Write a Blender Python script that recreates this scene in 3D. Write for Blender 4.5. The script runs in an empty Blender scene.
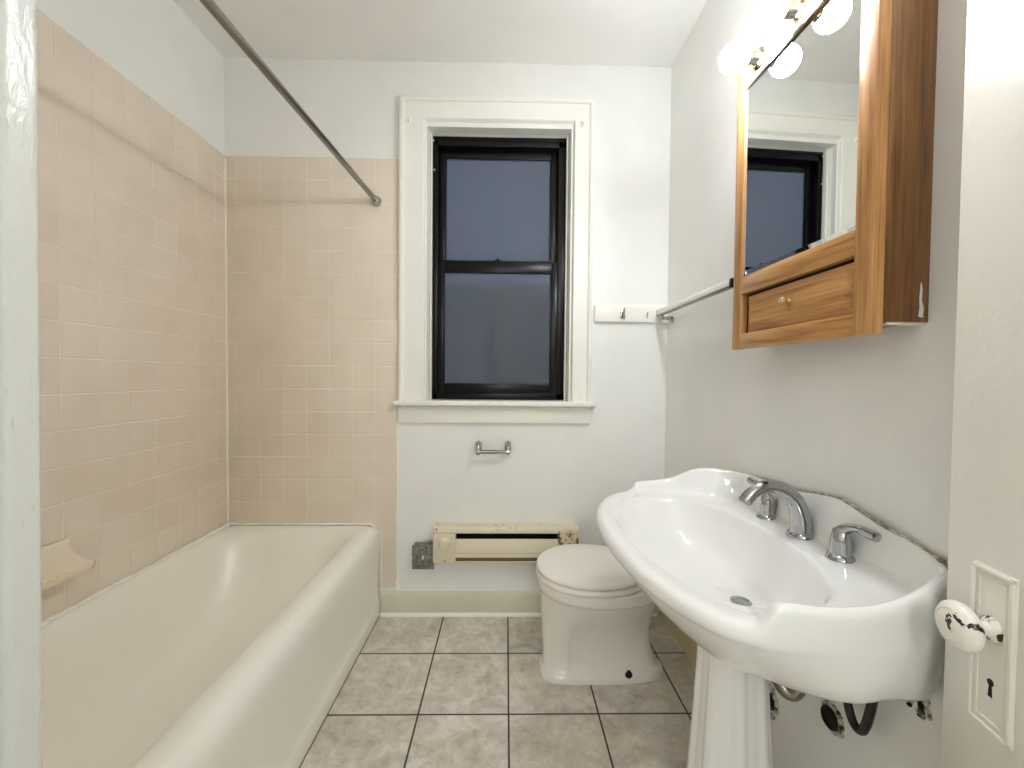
import bpy, bmesh, math, random
from mathutils import Vector, Matrix
random.seed(7)
PI = math.pi
scene = bpy.context.scene
C = scene.collection

# ------------------------------------------------------------------ camera
cam_d = bpy.data.cameras.new('camera')
cam = bpy.data.objects.new('camera', cam_d)
C.objects.link(cam)
scene.camera = cam
CAM_H = 1.165
YAW, PITCH, ROLL = 0.0166, 0.0237, -0.0087
cam_d.sensor_width = 36.0
cam_d.lens = 410.139 / 1024 * 36.0
cam_d.shift_x = -0.00072
cam_d.shift_y = 0.0020
cam_d.clip_start = 0.02
fwd = Vector((math.sin(YAW) * math.cos(PITCH), math.cos(YAW) * math.cos(PITCH), -math.sin(PITCH)))
rt0 = Vector((math.cos(YAW), -math.sin(YAW), 0))
up0 = rt0.cross(fwd)
# roll: image X = xr*cos - u*sin ; image U = xr*sin + u*cos
cr, sr = math.cos(ROLL), math.sin(ROLL)
rt = rt0 * cr - up0 * sr
up = rt0 * sr + up0 * cr
m = Matrix((rt, up, -fwd)).transposed().to_4x4()
m.translation = Vector((0, 0, CAM_H))
cam.matrix_world = m

# ------------------------------------------------------------------ world, exposure
world = bpy.data.worlds.new('world')
scene.world = world
world.use_nodes = True
bg = world.node_tree.nodes['Background']
bg.inputs['Color'].default_value = (0.36, 0.46, 0.70, 1)     # dusk sky outside the window
bg.inputs['Strength'].default_value = 0.062
scene.view_settings.view_transform = 'Standard'
scene.view_settings.look = 'None'
scene.view_settings.exposure = 1.55
scene.view_settings.gamma = 1.0
scene.view_settings.use_curve_mapping = False
scene.cycles.use_denoising = True
scene.cycles.max_bounces = 14
scene.cycles.diffuse_bounces = 10
scene.cycles.glossy_bounces = 6
scene.cycles.transmission_bounces = 8
scene.cycles.sample_clamp_indirect = 4.0
scene.cycles.caustics_reflective = False
scene.cycles.caustics_refractive = False
BULB = 48.0                                                   # emission of the vanity globes
HALL_FILL = 7.5                                                   # emission of the unseen hallway globe, added as fill


# ------------------------------------------------------------------ materials
def lin(c):
    return tuple(((v / 255) / 12.92 if v / 255 <= 0.04045 else ((v / 255 + 0.055) / 1.055) ** 2.4) for v in c) + (1,)


class NT:
    def __init__(s, name):
        s.m = bpy.data.materials.new(name)
        s.m.use_nodes = True
        s.t = s.m.node_tree
        s.b = s.t.nodes['Principled BSDF']
        s.out = s.t.nodes['Material Output']

    def n(s, typ, **kw):
        nd = s.t.nodes.new(typ)
        for k, v in kw.items():
            setattr(nd, k, v)
        return nd

    def l(s, a, b):
        s.t.links.new(a, b)

    def noise(s, vec, scale, detail=4, rough=0.55, dist=0.0):
        nd = s.n('ShaderNodeTexNoise')
        nd.inputs['Scale'].default_value = scale
        nd.inputs['Detail'].default_value = detail
        nd.inputs['Roughness'].default_value = rough
        nd.inputs['Distortion'].default_value = dist
        if vec is not None:
            s.l(vec, nd.inputs['Vector'])
        return nd.outputs['Fac']

    def ramp(s, fac, stops):
        nd = s.n('ShaderNodeValToRGB')
        e = nd.color_ramp.elements
        while len(e) < len(stops):
            e.new(0.5)
        for el, (p, c) in zip(e, stops):
            el.position = p
            el.color = c if len(c) == 4 else tuple(c) + (1,)
        s.l(fac, nd.inputs['Fac'])
        return nd.outputs['Color']

    def mix(s, fac, a, b):
        nd = s.n('ShaderNodeMix', data_type='RGBA')
        if isinstance(fac, (int, float)):
            nd.inputs[0].default_value = fac
        else:
            s.l(fac, nd.inputs[0])
        for sock, v in ((nd.inputs[6], a), (nd.inputs[7], b)):
            if isinstance(v, tuple):
                sock.default_value = v
            else:
                s.l(v, sock)
        return nd.outputs[2]

    def math(s, op, a, b=None):
        nd = s.n('ShaderNodeMath', operation=op)
        for i, v in enumerate((a, b)):
            if v is None:
                continue
            if isinstance(v, (int, float)):
                nd.inputs[i].default_value = v
            else:
                s.l(v, nd.inputs[i])
        return nd.outputs[0]

    def bump(s, h, strength, dist=0.01, normal=None):
        nd = s.n('ShaderNodeBump')
        nd.inputs['Strength'].default_value = strength
        nd.inputs['Distance'].default_value = dist
        s.l(h, nd.inputs['Height'])
        if normal is not None:
            s.l(normal, nd.inputs['Normal'])
        s.l(nd.outputs['Normal'], s.b.inputs['Normal'])
        return nd.outputs['Normal']

    def pos(s):
        return s.n('ShaderNodeNewGeometry').outputs['Position']

    def obj(s):
        return s.n('ShaderNodeTexCoord').outputs['Object']

    def mapped(s, vec, scale=(1, 1, 1), loc=(0, 0, 0), rot=(0, 0, 0)):
        nd = s.n('ShaderNodeMapping')
        nd.inputs['Scale'].default_value = scale
        nd.inputs['Location'].default_value = loc
        nd.inputs['Rotation'].default_value = rot
        s.l(vec, nd.inputs['Vector'])
        return nd.outputs['Vector']

    def swz(s, vec, order):
        sp = s.n('ShaderNodeSeparateXYZ')
        s.l(vec, sp.inputs[0])
        cb = s.n('ShaderNodeCombineXYZ')
        for i, a in enumerate(order):
            if a in 'xyz':
                s.l(sp.outputs['xyz'.index(a)], cb.inputs[i])
        return cb.outputs[0]

    def set(s, color=None, rough=None, metal=None, spec=None, coat=None):
        if color is not None:
            if isinstance(color, tuple):
                s.b.inputs['Base Color'].default_value = color
            else:
                s.l(color, s.b.inputs['Base Color'])
        if rough is not None:
            if isinstance(rough, (int, float)):
                s.b.inputs['Roughness'].default_value = rough
            else:
                s.l(rough, s.b.inputs['Roughness'])
        if metal is not None:
            s.b.inputs['Metallic'].default_value = metal
        if spec is not None:
            s.b.inputs['Specular IOR Level'].default_value = spec
        if coat is not None:
            s.b.inputs['Coat Weight'].default_value = coat
            s.b.inputs['Coat Roughness'].default_value = 0.05
        return s


def paint(name, rgb, rough=0.4, bump=0.15, scale=30, var=0.04, bdist=0.006):
    s = NT(name)
    p = s.pos()
    n1 = s.noise(p, 3.0, 3)
    dark = tuple(x * (1 - var * 2.2) for x in lin(rgb)[:3]) + (1,)
    s.set(s.ramp(n1, [(0.35, dark), (0.65, lin(rgb))]), rough)
    s.bump(s.noise(p, scale, 5, 0.6), bump, bdist)
    return s.m


M = {}
M['wall'] = paint('cream_wall_paint', (236, 237, 234), 0.45, 0.22, 22, 0.02, 0.008)
M['wall_right'] = paint('cream_wall_paint_right', (235, 235, 232), 0.45, 0.18, 18, 0.02, 0.006)
M['ceiling'] = paint('ceiling_paint', (235, 235, 232), 0.6, 0.10, 12, 0.02, 0.006)
M['trim'] = paint('glossy_white_trim_paint', (240, 240, 233), 0.42, 0.20, 40, 0.015, 0.004)
M['door'] = paint('door_paint', (232, 229, 219), 0.30, 0.25, 55, 0.03, 0.003)
M['base_back'] = paint('baseboard_back_paint', (212, 208, 188), 0.4, 0.1, 30, 0.04)
M['base_right'] = paint('baseboard_right_paint', (208, 194, 158), 0.5, 0.1, 30, 0.06)

# lumpy paint of the jamb
s = NT('lumpy_jamb_paint')
p = s.pos()
s.set(s.mix(s.ramp(s.noise(s.mapped(p, (1, 1, 0.35)), 60, 2), [(0.70, (0, 0, 0)), (0.74, (1, 1, 1))]), lin((214, 216, 212)), lin((196, 196, 190))), 0.2)
s.bump(s.noise(s.mapped(p, (1, 1, 0.4)), 55, 5, 0.6, 0.4), 0.55, 0.006)
M['jamb'] = s.m

# square glazed wall tiles
TS = 0.1097


def tile_mat(name, order, ox, oz, rgb1, rgb2, vfaint=False):
    s = NT(name)
    p = s.mapped(s.swz(s.pos(), order), loc=(-ox, -oz, 0))
    br = s.n('ShaderNodeTexBrick', offset=0.0, squash=1.0, offset_frequency=1, squash_frequency=1)
    br.inputs['Scale'].default_value = 1
    br.inputs['Brick Width'].default_value = TS if not vfaint else TS
    br.inputs['Row Height'].default_value = TS
    br.inputs['Mortar Size'].default_value = 0.0014
    br.inputs['Mortar Smooth'].default_value = 0.2
    br.inputs['Bias'].default_value = 0.0
    br.inputs['Color1'].default_value = lin(rgb1)
    br.inputs['Color2'].default_value = lin(rgb2)
    br.inputs['Mortar'].default_value = lin((246, 240, 230))
    s.l(p, br.inputs['Vector'])
    # mortar that is faint in places
    rowm = s.n('ShaderNodeTexBrick', offset=0.0, squash=1.0, offset_frequency=1, squash_frequency=1)
    for k, v in (('Scale', 1), ('Brick Width', 60.0), ('Row Height', TS), ('Mortar Size', 0.0014), ('Mortar Smooth', 0.2)):
        rowm.inputs[k].default_value = v
    s.l(p, rowm.inputs['Vector'])
    strength = s.math('MAXIMUM', rowm.outputs['Fac'], 0.40 if vfaint else 1.0)
    gr = s.ramp(s.noise(s.pos(), 2.2, 3), [(0.30, (0.15, 0.15, 0.15)), (0.62, (1, 1, 1))])
    tilec = s.mix(0.5, lin(rgb1), lin(rgb2))
    notm = s.mix(s.math('MULTIPLY', br.outputs['Fac'], 1.0), br.outputs['Color'], tilec)
    col = s.mix(s.math('MULTIPLY', gr, strength), notm, br.outputs['Color'])
    blotch = s.ramp(s.noise(s.pos(), 5.0, 3), [(0.3, (0.93, 0.93, 0.92)), (0.7, (1, 1, 1))])
    mm = s.n('ShaderNodeMix', data_type='RGBA', blend_type='MULTIPLY')
    mm.inputs[0].default_value = 1
    s.l(col, mm.inputs[6]); s.l(blotch, mm.inputs[7])
    s.set(mm.outputs[2], s.ramp(br.outputs['Fac'], [(0, (0.13,) * 3), (1, (0.55,) * 3)]))
    # wider soft groove for the bump, plus slight waviness of the glaze
    br2 = s.n('ShaderNodeTexBrick', offset=0.0, squash=1.0, offset_frequency=1, squash_frequency=1)
    for k, v in (('Scale', 1), ('Brick Width', TS), ('Row Height', TS), ('Mortar Size', 0.0040), ('Mortar Smooth', 1.0)):
        br2.inputs[k].default_value = v
    s.l(p, br2.inputs['Vector'])
    h = s.math('SUBTRACT', s.math('MULTIPLY', s.noise(s.pos(), 7, 2), 0.9), s.math('MULTIPLY', br2.outputs['Fac'], 1.0))
    s.bump(h, 0.38, 0.003)
    return s.m


M['tile_back'] = tile_mat('beige_wall_tile_back', 'xz_', -0.624 + 0.0, 2.196, (229, 217, 200), (232, 220, 205))
M['tile_left'] = tile_mat('beige_wall_tile_side', 'yz_', 1.253, 2.196, (230, 218, 203), (233, 222, 208), True)

# floor tile
s = NT('mottled_floor_tile')
p = s.pos()
FT = 0.3111
pm = s.mapped(p, loc=(-0.0185, -1.3869, 0))
br = s.n('ShaderNodeTexBrick', offset=0.0, squash=1.0, offset_frequency=1, squash_frequency=1)
for k, v in (('Scale', 1), ('Brick Width', FT), ('Row Height', FT), ('Mortar Size', 0.0034), ('Mortar Smooth', 0.15)):
    br.inputs[k].default_value = v
br.inputs['Color1'].default_value = (0, 0, 0, 1)
br.inputs['Color2'].default_value = (1, 1, 1, 1)
s.l(pm, br.inputs['Vector'])
n1 = s.noise(p, 7, 9, 0.68, 1.2)
n2 = s.noise(p, 34, 8, 0.7, 0.6)
nn = s.math('ADD', s.math('MULTIPLY', n1, 0.62), s.math('MULTIPLY', n2, 0.38))
c1 = s.ramp(nn, [(0.36, lin((174, 165, 152))), (0.45, lin((196, 188, 176))), (0.53, lin((211, 204, 193))), (0.62, lin((228, 222, 212)))])
c2 = s.mix(0.12, c1, br.outputs['Color'])
c3 = s.mix(br.outputs['Fac'], c1, lin((74, 64, 54)))
s.set(c3, s.ramp(br.outputs['Fac'], [(0, (0.42,) * 3), (1, (0.9,) * 3)]))
h = s.math('SUBTRACT', s.math('MULTIPLY', n2, 0.35), s.math('MULTIPLY', br.outputs['Fac'], 1.5))
s.bump(h, 0.4, 0.002)
M['floor'] = s.m


def simple(name, rgb, rough, metal=0.0, bump=0.0, scale=40, coat=None, spec=None, dist=0.002):
    s = NT(name)
    s.set(lin(rgb), rough, metal, spec, coat)
    if bump:
        s.bump(s.noise(s.obj(), scale, 4), bump, dist)
    return s.m


M['porcelain'] = simple('white_porcelain', (236, 236, 234), 0.07, coat=0.3, bump=0.05, scale=9)
M['toilet'] = simple('toilet_porcelain', (233, 230, 223), 0.12, bump=0.04, scale=9)
M['seat'] = simple('toilet_seat_plastic', (236, 231, 224), 0.22)
M['tub'] = None
s = NT('worn_tub_enamel')
p = s.pos()
s.set(lin((241, 238, 229)), 0.28)
M['tub'] = s.m
M['chrome'] = simple('chrome', (178, 178, 180), 0.07, 1.0)
M['steel'] = simple('brushed_steel', (150, 143, 134), 0.28, 1.0)
M['black'] = simple('black_window_frame', (9, 8, 8), 0.3, spec=0.25)
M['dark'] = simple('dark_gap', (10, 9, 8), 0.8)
M['rubber'] = simple('black_rubber', (26, 22, 20), 0.45)
M['caulk'] = simple('white_caulk', (240, 238, 230), 0.5, bump=0.5, scale=60, dist=0.003)
M['ceramic_soap'] = simple('almond_ceramic', (236, 226, 206), 0.15)
M['acrylic'] = simple('white_rail', (240, 240, 236), 0.2)
M['brass_knob'] = simple('pale_brass', (225, 205, 160), 0.2, 0.8)
s = NT('ragged_plaster')
s.set(s.ramp(s.noise(s.pos(), 75, 4, 0.7), [(0.40, lin((40, 34, 28))), (0.46, lin((150, 142, 128))), (0.6, lin((206, 200, 188)))]), 0.9)
s.bump(s.noise(s.pos(), 70, 4), 1.0, 0.006)
M['plaster'] = s.m

s = NT('dirty_sealant')
s.set(s.ramp(s.noise(s.pos(), 60, 4, 0.7), [(0.38, lin((96, 86, 66))), (0.5, lin((168, 158, 134))), (0.62, lin((206, 200, 184)))]), 0.7)
M['grime'] = s.m
# galvanised box
s = NT('galvanised_steel')
s.set(s.ramp(s.noise(s.obj(), 45, 5, 0.7), [(0.35, lin((88, 88, 84))), (0.5, lin((128, 128, 122))), (0.65, lin((160, 160, 152)))]), 0.45, 0.55)
M['galv'] = s.m

# heater enamel with rust
def heater_mat(name, amount):
    s = NT(name)
    p = s.pos()
    n = s.noise(p, 26, 6, 0.7, 0.5)
    sp = s.n('ShaderNodeSeparateXYZ'); s.l(p, sp.inputs[0])
    lo = 0.60 - amount
    c = s.ramp(n, [(lo, lin((222, 213, 188))), (lo + 0.03, lin((180, 150, 100))), (lo + 0.08, lin((110, 76, 45))), (lo + 0.2, lin((70, 50, 36)))])
    s.set(c, 0.35)
    return s.m


M['heater_brown'] = simple('brown_duct', (120, 102, 78), 0.6)
M['heater'] = heater_mat('cream_heater_enamel', -0.22)
M['heater_rust'] = heater_mat('rusty_heater_enamel', 0.10)
M['heater_worn'] = heater_mat('worn_heater_enamel', 0.0)

# oak
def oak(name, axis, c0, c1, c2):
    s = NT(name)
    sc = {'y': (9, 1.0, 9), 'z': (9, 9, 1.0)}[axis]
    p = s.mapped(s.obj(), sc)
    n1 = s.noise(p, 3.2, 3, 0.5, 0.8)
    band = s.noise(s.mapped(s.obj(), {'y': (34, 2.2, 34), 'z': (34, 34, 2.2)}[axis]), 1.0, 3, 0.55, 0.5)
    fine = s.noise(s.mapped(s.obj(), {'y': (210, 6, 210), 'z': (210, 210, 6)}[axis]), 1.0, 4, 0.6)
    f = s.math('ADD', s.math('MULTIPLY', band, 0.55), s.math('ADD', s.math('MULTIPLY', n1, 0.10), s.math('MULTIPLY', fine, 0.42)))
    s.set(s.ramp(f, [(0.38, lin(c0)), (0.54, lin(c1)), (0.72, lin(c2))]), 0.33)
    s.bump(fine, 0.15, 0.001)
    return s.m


M['oak_h'] = oak('honey_oak_horizontal', 'y', (142, 94, 48), (192, 142, 86), (214, 170, 116))
M['oak_v'] = oak('honey_oak_vertical', 'z', (142, 94, 48), (192, 142, 86), (214, 170, 116))
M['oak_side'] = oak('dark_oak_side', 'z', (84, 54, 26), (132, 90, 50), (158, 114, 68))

s = NT('mirror_silver')
s.set((0.86, 0.88, 0.87, 1), 0.0, 1.0)
M['mirror'] = s.m

# frosted pane: part see-through, part milky
s = NT('frosted_glass')
s.set((0.62, 0.70, 0.82, 1), 0.11)
s.b.inputs['Transmission Weight'].default_value = 0.85
s.b.inputs['IOR'].default_value = 1.15
s.bump(s.noise(s.pos(), 150, 3, 0.6), 0.7, 0.004)
M['frost'] = s.m
s = NT('outside_wall_render')
s.set(s.ramp(s.noise(s.pos(), 3, 4), [(0.3, lin((178, 182, 190))), (0.7, lin((200, 204, 210)))]), 0.9)
M['outside'] = s.m
M['outside_dark'] = simple('outside_dark_pane', (34, 44, 72), 0.4)


def emis(name, col, st):
    s = NT(name)
    s.set((0.8, 0.8, 0.8, 1), 0.3)
    s.b.inputs['Emission Color'].default_value = col
    s.b.inputs['Emission Strength'].default_value = st
    return s.m


M['bulb'] = emis('lit_globe_bulb', (0.935, 0.96, 1.0, 1), BULB)
M['hall_fill'] = emis('hall_fill_glow', (0.935, 0.96, 1.0, 1), HALL_FILL)

# chipped white paint over dark metal
def chipped(name, thr=0.66, scale=28):
    s = NT(name)
    p = s.obj()
    n = s.noise(p, scale, 4, 0.55, 0.6)
    c = s.ramp(n, [(thr, lin((234, 230, 220))), (thr + 0.012, lin((40, 30, 24)))])
    s.set(c, 0.28)
    inv = s.ramp(n, [(thr, (1, 1, 1)), (thr + 0.015, (0, 0, 0))])
    h = s.math('ADD', s.math('MULTIPLY', inv, 1.0), s.math('MULTIPLY', s.noise(p, 90, 3), 0.4))
    s.bump(h, 0.4, 0.002)
    return s.m


M['chipped'] = chipped('chipped_knob_paint', 0.60, 40)
M['chipped2'] = chipped('chipped_rose_paint', 0.52, 60)


# ------------------------------------------------------------------ mesh helpers
def smooth_by_angle(me, ang=math.radians(40)):
    bm = bmesh.new(); bm.from_mesh(me)
    bm.normal_update()
    for f in bm.faces:
        f.smooth = True
    for e in bm.edges:
        if len(e.link_faces) == 2 and e.calc_face_angle(0) > ang:
            e.smooth = False
    bm.to_mesh(me); bm.free()


def link(name, bm, mat, parent=None, label=None, cat=None, group=None, kind=None, smooth=True, ang=40, recalc=True):
    """Link a bmesh built in world coordinates as one object, origin at its base (or its parent's frame)."""
    if recalc:
        bmesh.ops.recalc_face_normals(bm, faces=bm.faces[:])
    me = bpy.data.meshes.new(name)
    bm.to_mesh(me); bm.free()
    if smooth:
        smooth_by_angle(me, math.radians(ang))
    if mat is not None:
        me.materials.append(mat)
    xs = [v.co.x for v in me.vertices]; ys = [v.co.y for v in me.vertices]; zs = [v.co.z for v in me.vertices]
    c = Vector(((min(xs) + max(xs)) / 2, (min(ys) + max(ys)) / 2, min(zs)))
    me.transform(Matrix.Translation(-c))
    o = bpy.data.objects.new(name, me)
    C.objects.link(o)
    if parent is not None:
        o.parent = parent
        o.location = c - wloc(parent)
    else:
        o.location = c
    tag(o, label, cat, group, kind)
    return o


def wloc(o):
    v = o.location.copy()
    while o.parent is not None:
        o = o.parent
        v += o.location
    return v


def tag(o, label=None, cat=None, group=None, kind=None):
    if label: o['label'] = label
    if cat: o['category'] = cat
    if group: o['group'] = group
    if kind: o['kind'] = kind
    return o


def empty(name, loc, label=None, cat=None, group=None, kind=None):
    o = bpy.data.objects.new(name, None)
    o.empty_display_size = 0.05
    C.objects.link(o)
    o.location = loc
    return tag(o, label, cat, group, kind)


def B():
    return bmesh.new()


def box(bm, x0, x1, y0, y1, z0, z1, bev=0.0, seg=2):
    t = bmesh.new()
    bmesh.ops.create_cube(t, size=1)
    for v in t.verts:
        v.co = Vector(((x0 + x1) / 2 + v.co.x * (x1 - x0), (y0 + y1) / 2 + v.co.y * (y1 - y0), (z0 + z1) / 2 + v.co.z * (z1 - z0)))
    if bev > 0:
        bmesh.ops.bevel(t, geom=t.edges[:], offset=bev, segments=seg, profile=0.5, affect='EDGES')
    merge(bm, t)
    return bm


def merge(bm, t, mat=None):
    if mat is not None:
        bmesh.ops.transform(t, matrix=mat, verts=t.verts)
    me = bpy.data.meshes.new('tmp')
    t.to_mesh(me); t.free()
    bm.from_mesh(me)
    bpy.data.meshes.remove(me)


def rings(bm, rr, cap0=False, cap1=False, closed=True):
    """Loft rings of equal point count."""
    vs = [[bm.verts.new(p) for p in r] for r in rr]
    n = len(rr[0])
    for a, b in zip(vs[:-1], vs[1:]):
        for i in range(n if closed else n - 1):
            j = (i + 1) % n
            bm.faces.new((a[i], a[j], b[j], b[i]))
    if cap0: bm.faces.new(list(reversed(vs[0])))
    if cap1: bm.faces.new(vs[-1])
    return vs


def frame_of(d):
    d = d.normalized()
    a = Vector((0, 0, 1)) if abs(d.z) < 0.9 else Vector((1, 0, 0))
    u = d.cross(a).normalized()
    return u, d.cross(u).normalized()


def tube(bm, pts, rad, n=16, cap=True, flat=1.0):
    pts = [Vector(p) for p in pts]
    if isinstance(rad, (int, float)): rad = [rad] * len(pts)
    rr = []
    u = None
    for i, p in enumerate(pts):
        d = (pts[min(i + 1, len(pts) - 1)] - pts[max(i - 1, 0)]).normalized()
        if u is None:
            u, w = frame_of(d)
        else:
            u = (u - d * u.dot(d)).normalized()
            w = d.cross(u)
        rr.append([p + (u * math.cos(a) + w * math.sin(a) * flat) * rad[i] for a in [2 * PI * k / n for k in range(n)]])
    rings(bm, rr, cap, cap)
    return bm


def curve(pts, n=8):
    """Catmull-Rom through 3D (or nD) points."""
    P = [tuple(p) for p in pts]
    P = [P[0]] + P + [P[-1]]
    out = []
    for i in range(1, len(P) - 2):
        for k in range(n):
            t = k / n
            out.append(tuple(0.5 * (2 * b + (c - a) * t + (2 * a - 5 * b + 4 * c - d) * t * t + (3 * b - a - 3 * c + d) * t ** 3)
                             for a, b, c, d in zip(P[i - 1], P[i], P[i + 1], P[i + 2])))
    out.append(P[-2])
    return out


def lathe(bm, origin, axis, prof, n=32, sx=1.0):
    """prof = [(r, h)], revolved about axis through origin."""
    o = Vector(origin); a = Vector(axis).normalized()
    u, w = frame_of(a)
    rr = [[o + a * h + (u * math.cos(t) + w * math.sin(t)) * max(r, 1e-5) for t in [2 * PI * k / n for k in range(n)]] for r, h in prof]
    rings(bm, rr, True, True)
    return bm


def rrect(x0, x1, y0, y1, r, z, k=8, m=6):
    """Rounded rectangle, fixed point count: k per corner and m per side; z a number or a function of (x, y)."""
    pts = []
    cs = [(x1 - r, y1 - r, 0), (x0 + r, y1 - r, PI / 2), (x0 + r, y0 + r, PI), (x1 - r, y0 + r, 1.5 * PI)]
    for ci, (cx, cy, a0) in enumerate(cs):
        arc = [(cx + r * math.cos(a0 + PI / 2 * i / k), cy + r * math.sin(a0 + PI / 2 * i / k)) for i in range(k + 1)]
        pts += arc
        nx, ny, na = cs[(ci + 1) % 4]
        q = (nx + r * math.cos(na), ny + r * math.sin(na))
        e = arc[-1]
        for i in range(1, m):
            t = i / m
            pts.append((e[0] + (q[0] - e[0]) * t, e[1] + (q[1] - e[1]) * t))
    return [Vector((x, y, z(x, y) if callable(z) else z)) for x, y in pts]


def prism_xz(bm, poly, y0, y1):
    a = [bm.verts.new((x, y0, z)) for x, z in poly]
    b = [bm.verts.new((x, y1, z)) for x, z in poly]
    n = len(poly)
    for i in range(n):
        j = (i + 1) % n
        bm.faces.new((a[i], a[j], b[j], b[i]))
    bm.faces.new(list(reversed(a))); bm.faces.new(b)
    return bm


def prism_axis(bm, prof, axis, a0, a1, close=True):
    """Extrude a profile. axis 'x': prof=(y,z); 'y': prof=(x,z); 'z': prof=(x,y)."""
    def P(p, t):
        return {'x': (t, p[0], p[1]), 'y': (p[0], t, p[1]), 'z': (p[0], p[1], t)}[axis]
    a = [bm.verts.new(P(p, a0)) for p in prof]
    b = [bm.verts.new(P(p, a1)) for p in prof]
    n = len(prof)
    for i in range(n):
        j = (i + 1) % n
        bm.faces.new((a[i], a[j], b[j], b[i]))
    bm.faces.new(list(reversed(a))); bm.faces.new(b)
    return bm


# ------------------------------------------------------------------ room shell
XL, XR, YB, ZC = -1.342, 0.7816, 1.990, 2.6537
YH = -2.10                                                    # far wall of the hallway behind the doorway
W0x, W1x, W0z, W1z = -0.385, 0.305, 1.045, 2.352             # window opening
box_f = box(B(), XL - 0.1, XR + 0.1, YH - 0.1, YB + 0.16, -0.1, 0.0)
link('floor', box_f, M['floor'], kind='structure', smooth=False)
link('ceiling', box(B(), XL - 0.1, XR + 0.1, YH - 0.1, YB + 0.16, ZC, ZC + 0.1), M['ceiling'], kind='structure', smooth=False)
wl = link('wall_left', box(B(), XL - 0.1, XL, YH, YB + 0.16, 0, ZC), M['wall'], kind='structure', smooth=False)
wr = link('wall_right', box(B(), XR, XR + 0.1, YH, YB + 0.16, 0, ZC), M['wall_right'], kind='structure', smooth=False)
bm = B()
box(bm, XL, W0x, YB, YB + 0.16, 0, ZC)
box(bm, W1x, XR, YB, YB + 0.16, 0, ZC)
box(bm, W0x, W1x, YB, YB + 0.16, 0, W0z)
box(bm, W0x, W1x, YB, YB + 0.16, W1z, ZC)
wb = link('wall_back', bm, M['wall'], kind='structure', smooth=False)
# tiles
link('tile_cladding', box(B(), XL, XL + 0.007, 0.421, YB, 0.30, 2.196, 0.0025), M['tile_left'], wl)
bm = B()
box(bm, XL + 0.007, -0.524, YB - 0.007, YB, 0.131, 2.196, 0.0025)
link('tile_cladding', bm, M['tile_back'], wb)
# end wall of the tub alcove, front wall with the doorway, hallway
PX = -0.476
link('wall_alcove_end', box(B(), XL, PX - 0.012, -0.02, 0.405, 0, ZC), M['wall'], kind='structure', smooth=False)
bm = B()
box(bm, XL, -0.30, -0.14, -0.02, 0, ZC)
box(bm, 0.585, XR, -0.14, -0.02, 0, ZC)
box(bm, -0.30, 0.585, -0.14, -0.02, 2.08, ZC)
link('wall_front', bm, M['wall'], kind='structure', smooth=False)
link('wall_hallway', box(B(), XL, XR, YH - 0.1, YH, 0, ZC), M['wall'], kind='structure', smooth=False)

# lumpy painted corner trim at the left edge of the view: rounded outer bead, groove, flat strip
prof = []
def arc(cx, cy, r, a0, a1, n=8):
    return [(cx + r * math.cos(math.radians(a0 + (a1 - a0) * i / n)), cy + r * math.sin(math.radians(a0 + (a1 - a0) * i / n))) for i in range(n + 1)]
prof = [(-0.56, 0.3865), (PX, 0.3865), (PX, 0.3875)] + arc(-0.4745, 0.3935, 0.0060, -90, 0) + arc(-0.4765, 0.4105, 0.0095, 0, 90) + [(-0.56, 0.420)]
bm = B(); prism_axis(bm, prof, 'z', 0.0, ZC)
for v in bm.verts:                                            # the old corner is a little out of plumb
    v.co.x += (v.co.z - 0.77) * 0.0108
link('trim_1', bm, M['jamb'], kind='structure', ang=60)

# baseboards
prof = [(YB, 0), (YB - 0.016, 0), (YB - 0.016, 0.100), (YB - 0.012, 0.106), (YB, 0.110)]
bb = link('baseboard_back', prism_axis(B(), prof, 'x', -0.600, XR - 0.014), M['base_back'], kind='structure')
prof = [(YB - 0.016, 0.0)] + arc(YB - 0.016, 0.0, 0.013, 180, 90, 6)
link('shoe_molding', prism_axis(B(), [(p[0], max(p[1], 0)) for p in prof], 'x', -0.600, XR - 0.03), M['trim'], bb)
prof = [(XR, 0), (XR, 0.125), (XR - 0.008, 0.120), (XR - 0.013, 0.112), (XR - 0.013, 0)]
link('baseboard_right', prism_axis(B(), prof, 'y', 1.24, YB), M['base_right'], kind='structure')
# caulk beads
bm = B()
def bead(bm, a, b, r, n=26, jit=0.0012):
    pts = []
    for i in range(n + 1):
        t = i / n
        p = Vector(a).lerp(Vector(b), t)
        p += Vector([random.uniform(-jit, jit) for _ in range(3)])
        pts.append(p)
    tube(bm, pts, [r * random.uniform(0.7, 1.2) for _ in pts], 8)
bead(bm, (XL + 0.013, 0.43, 0.440), (XL + 0.013, YB - 0.012, 0.440), 0.0085, 60)
bead(bm, (XL + 0.012, YB - 0.009, 0.442), (-0.650, YB - 0.009, 0.443), 0.0055, 30)
bead(bm, (-0.650, YB - 0.009, 0.443), (-0.602, YB - 0.009, 0.395), 0.003, 6, 0.0005)
bead(bm, (-0.599, YB - 0.009, 0.395), (-0.597, YB - 0.009, 0.10), 0.003, 12, 0.0005)
link('trim_2', bm, M['caulk'], kind='structure')
bm = B()
bead(bm, (XL + 0.009, YB - 0.009, 0.455), (XL + 0.009, YB - 0.009, 2.18), 0.0050, 60)
link('trim_3', bm, M['caulk'], kind='structure')
bm = B()
bead(bm, (-0.522, YB - 0.003, 0.115), (-0.522, YB - 0.003, 0.94), 0.0055, 40, 0.0018)
link('trim_4', bm, M['caulk'], kind='structure')

# ------------------------------------------------------------------ window
win = empty('window_1', ((W0x + W1x) / 2, YB, 1.04), kind='structure')


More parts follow.
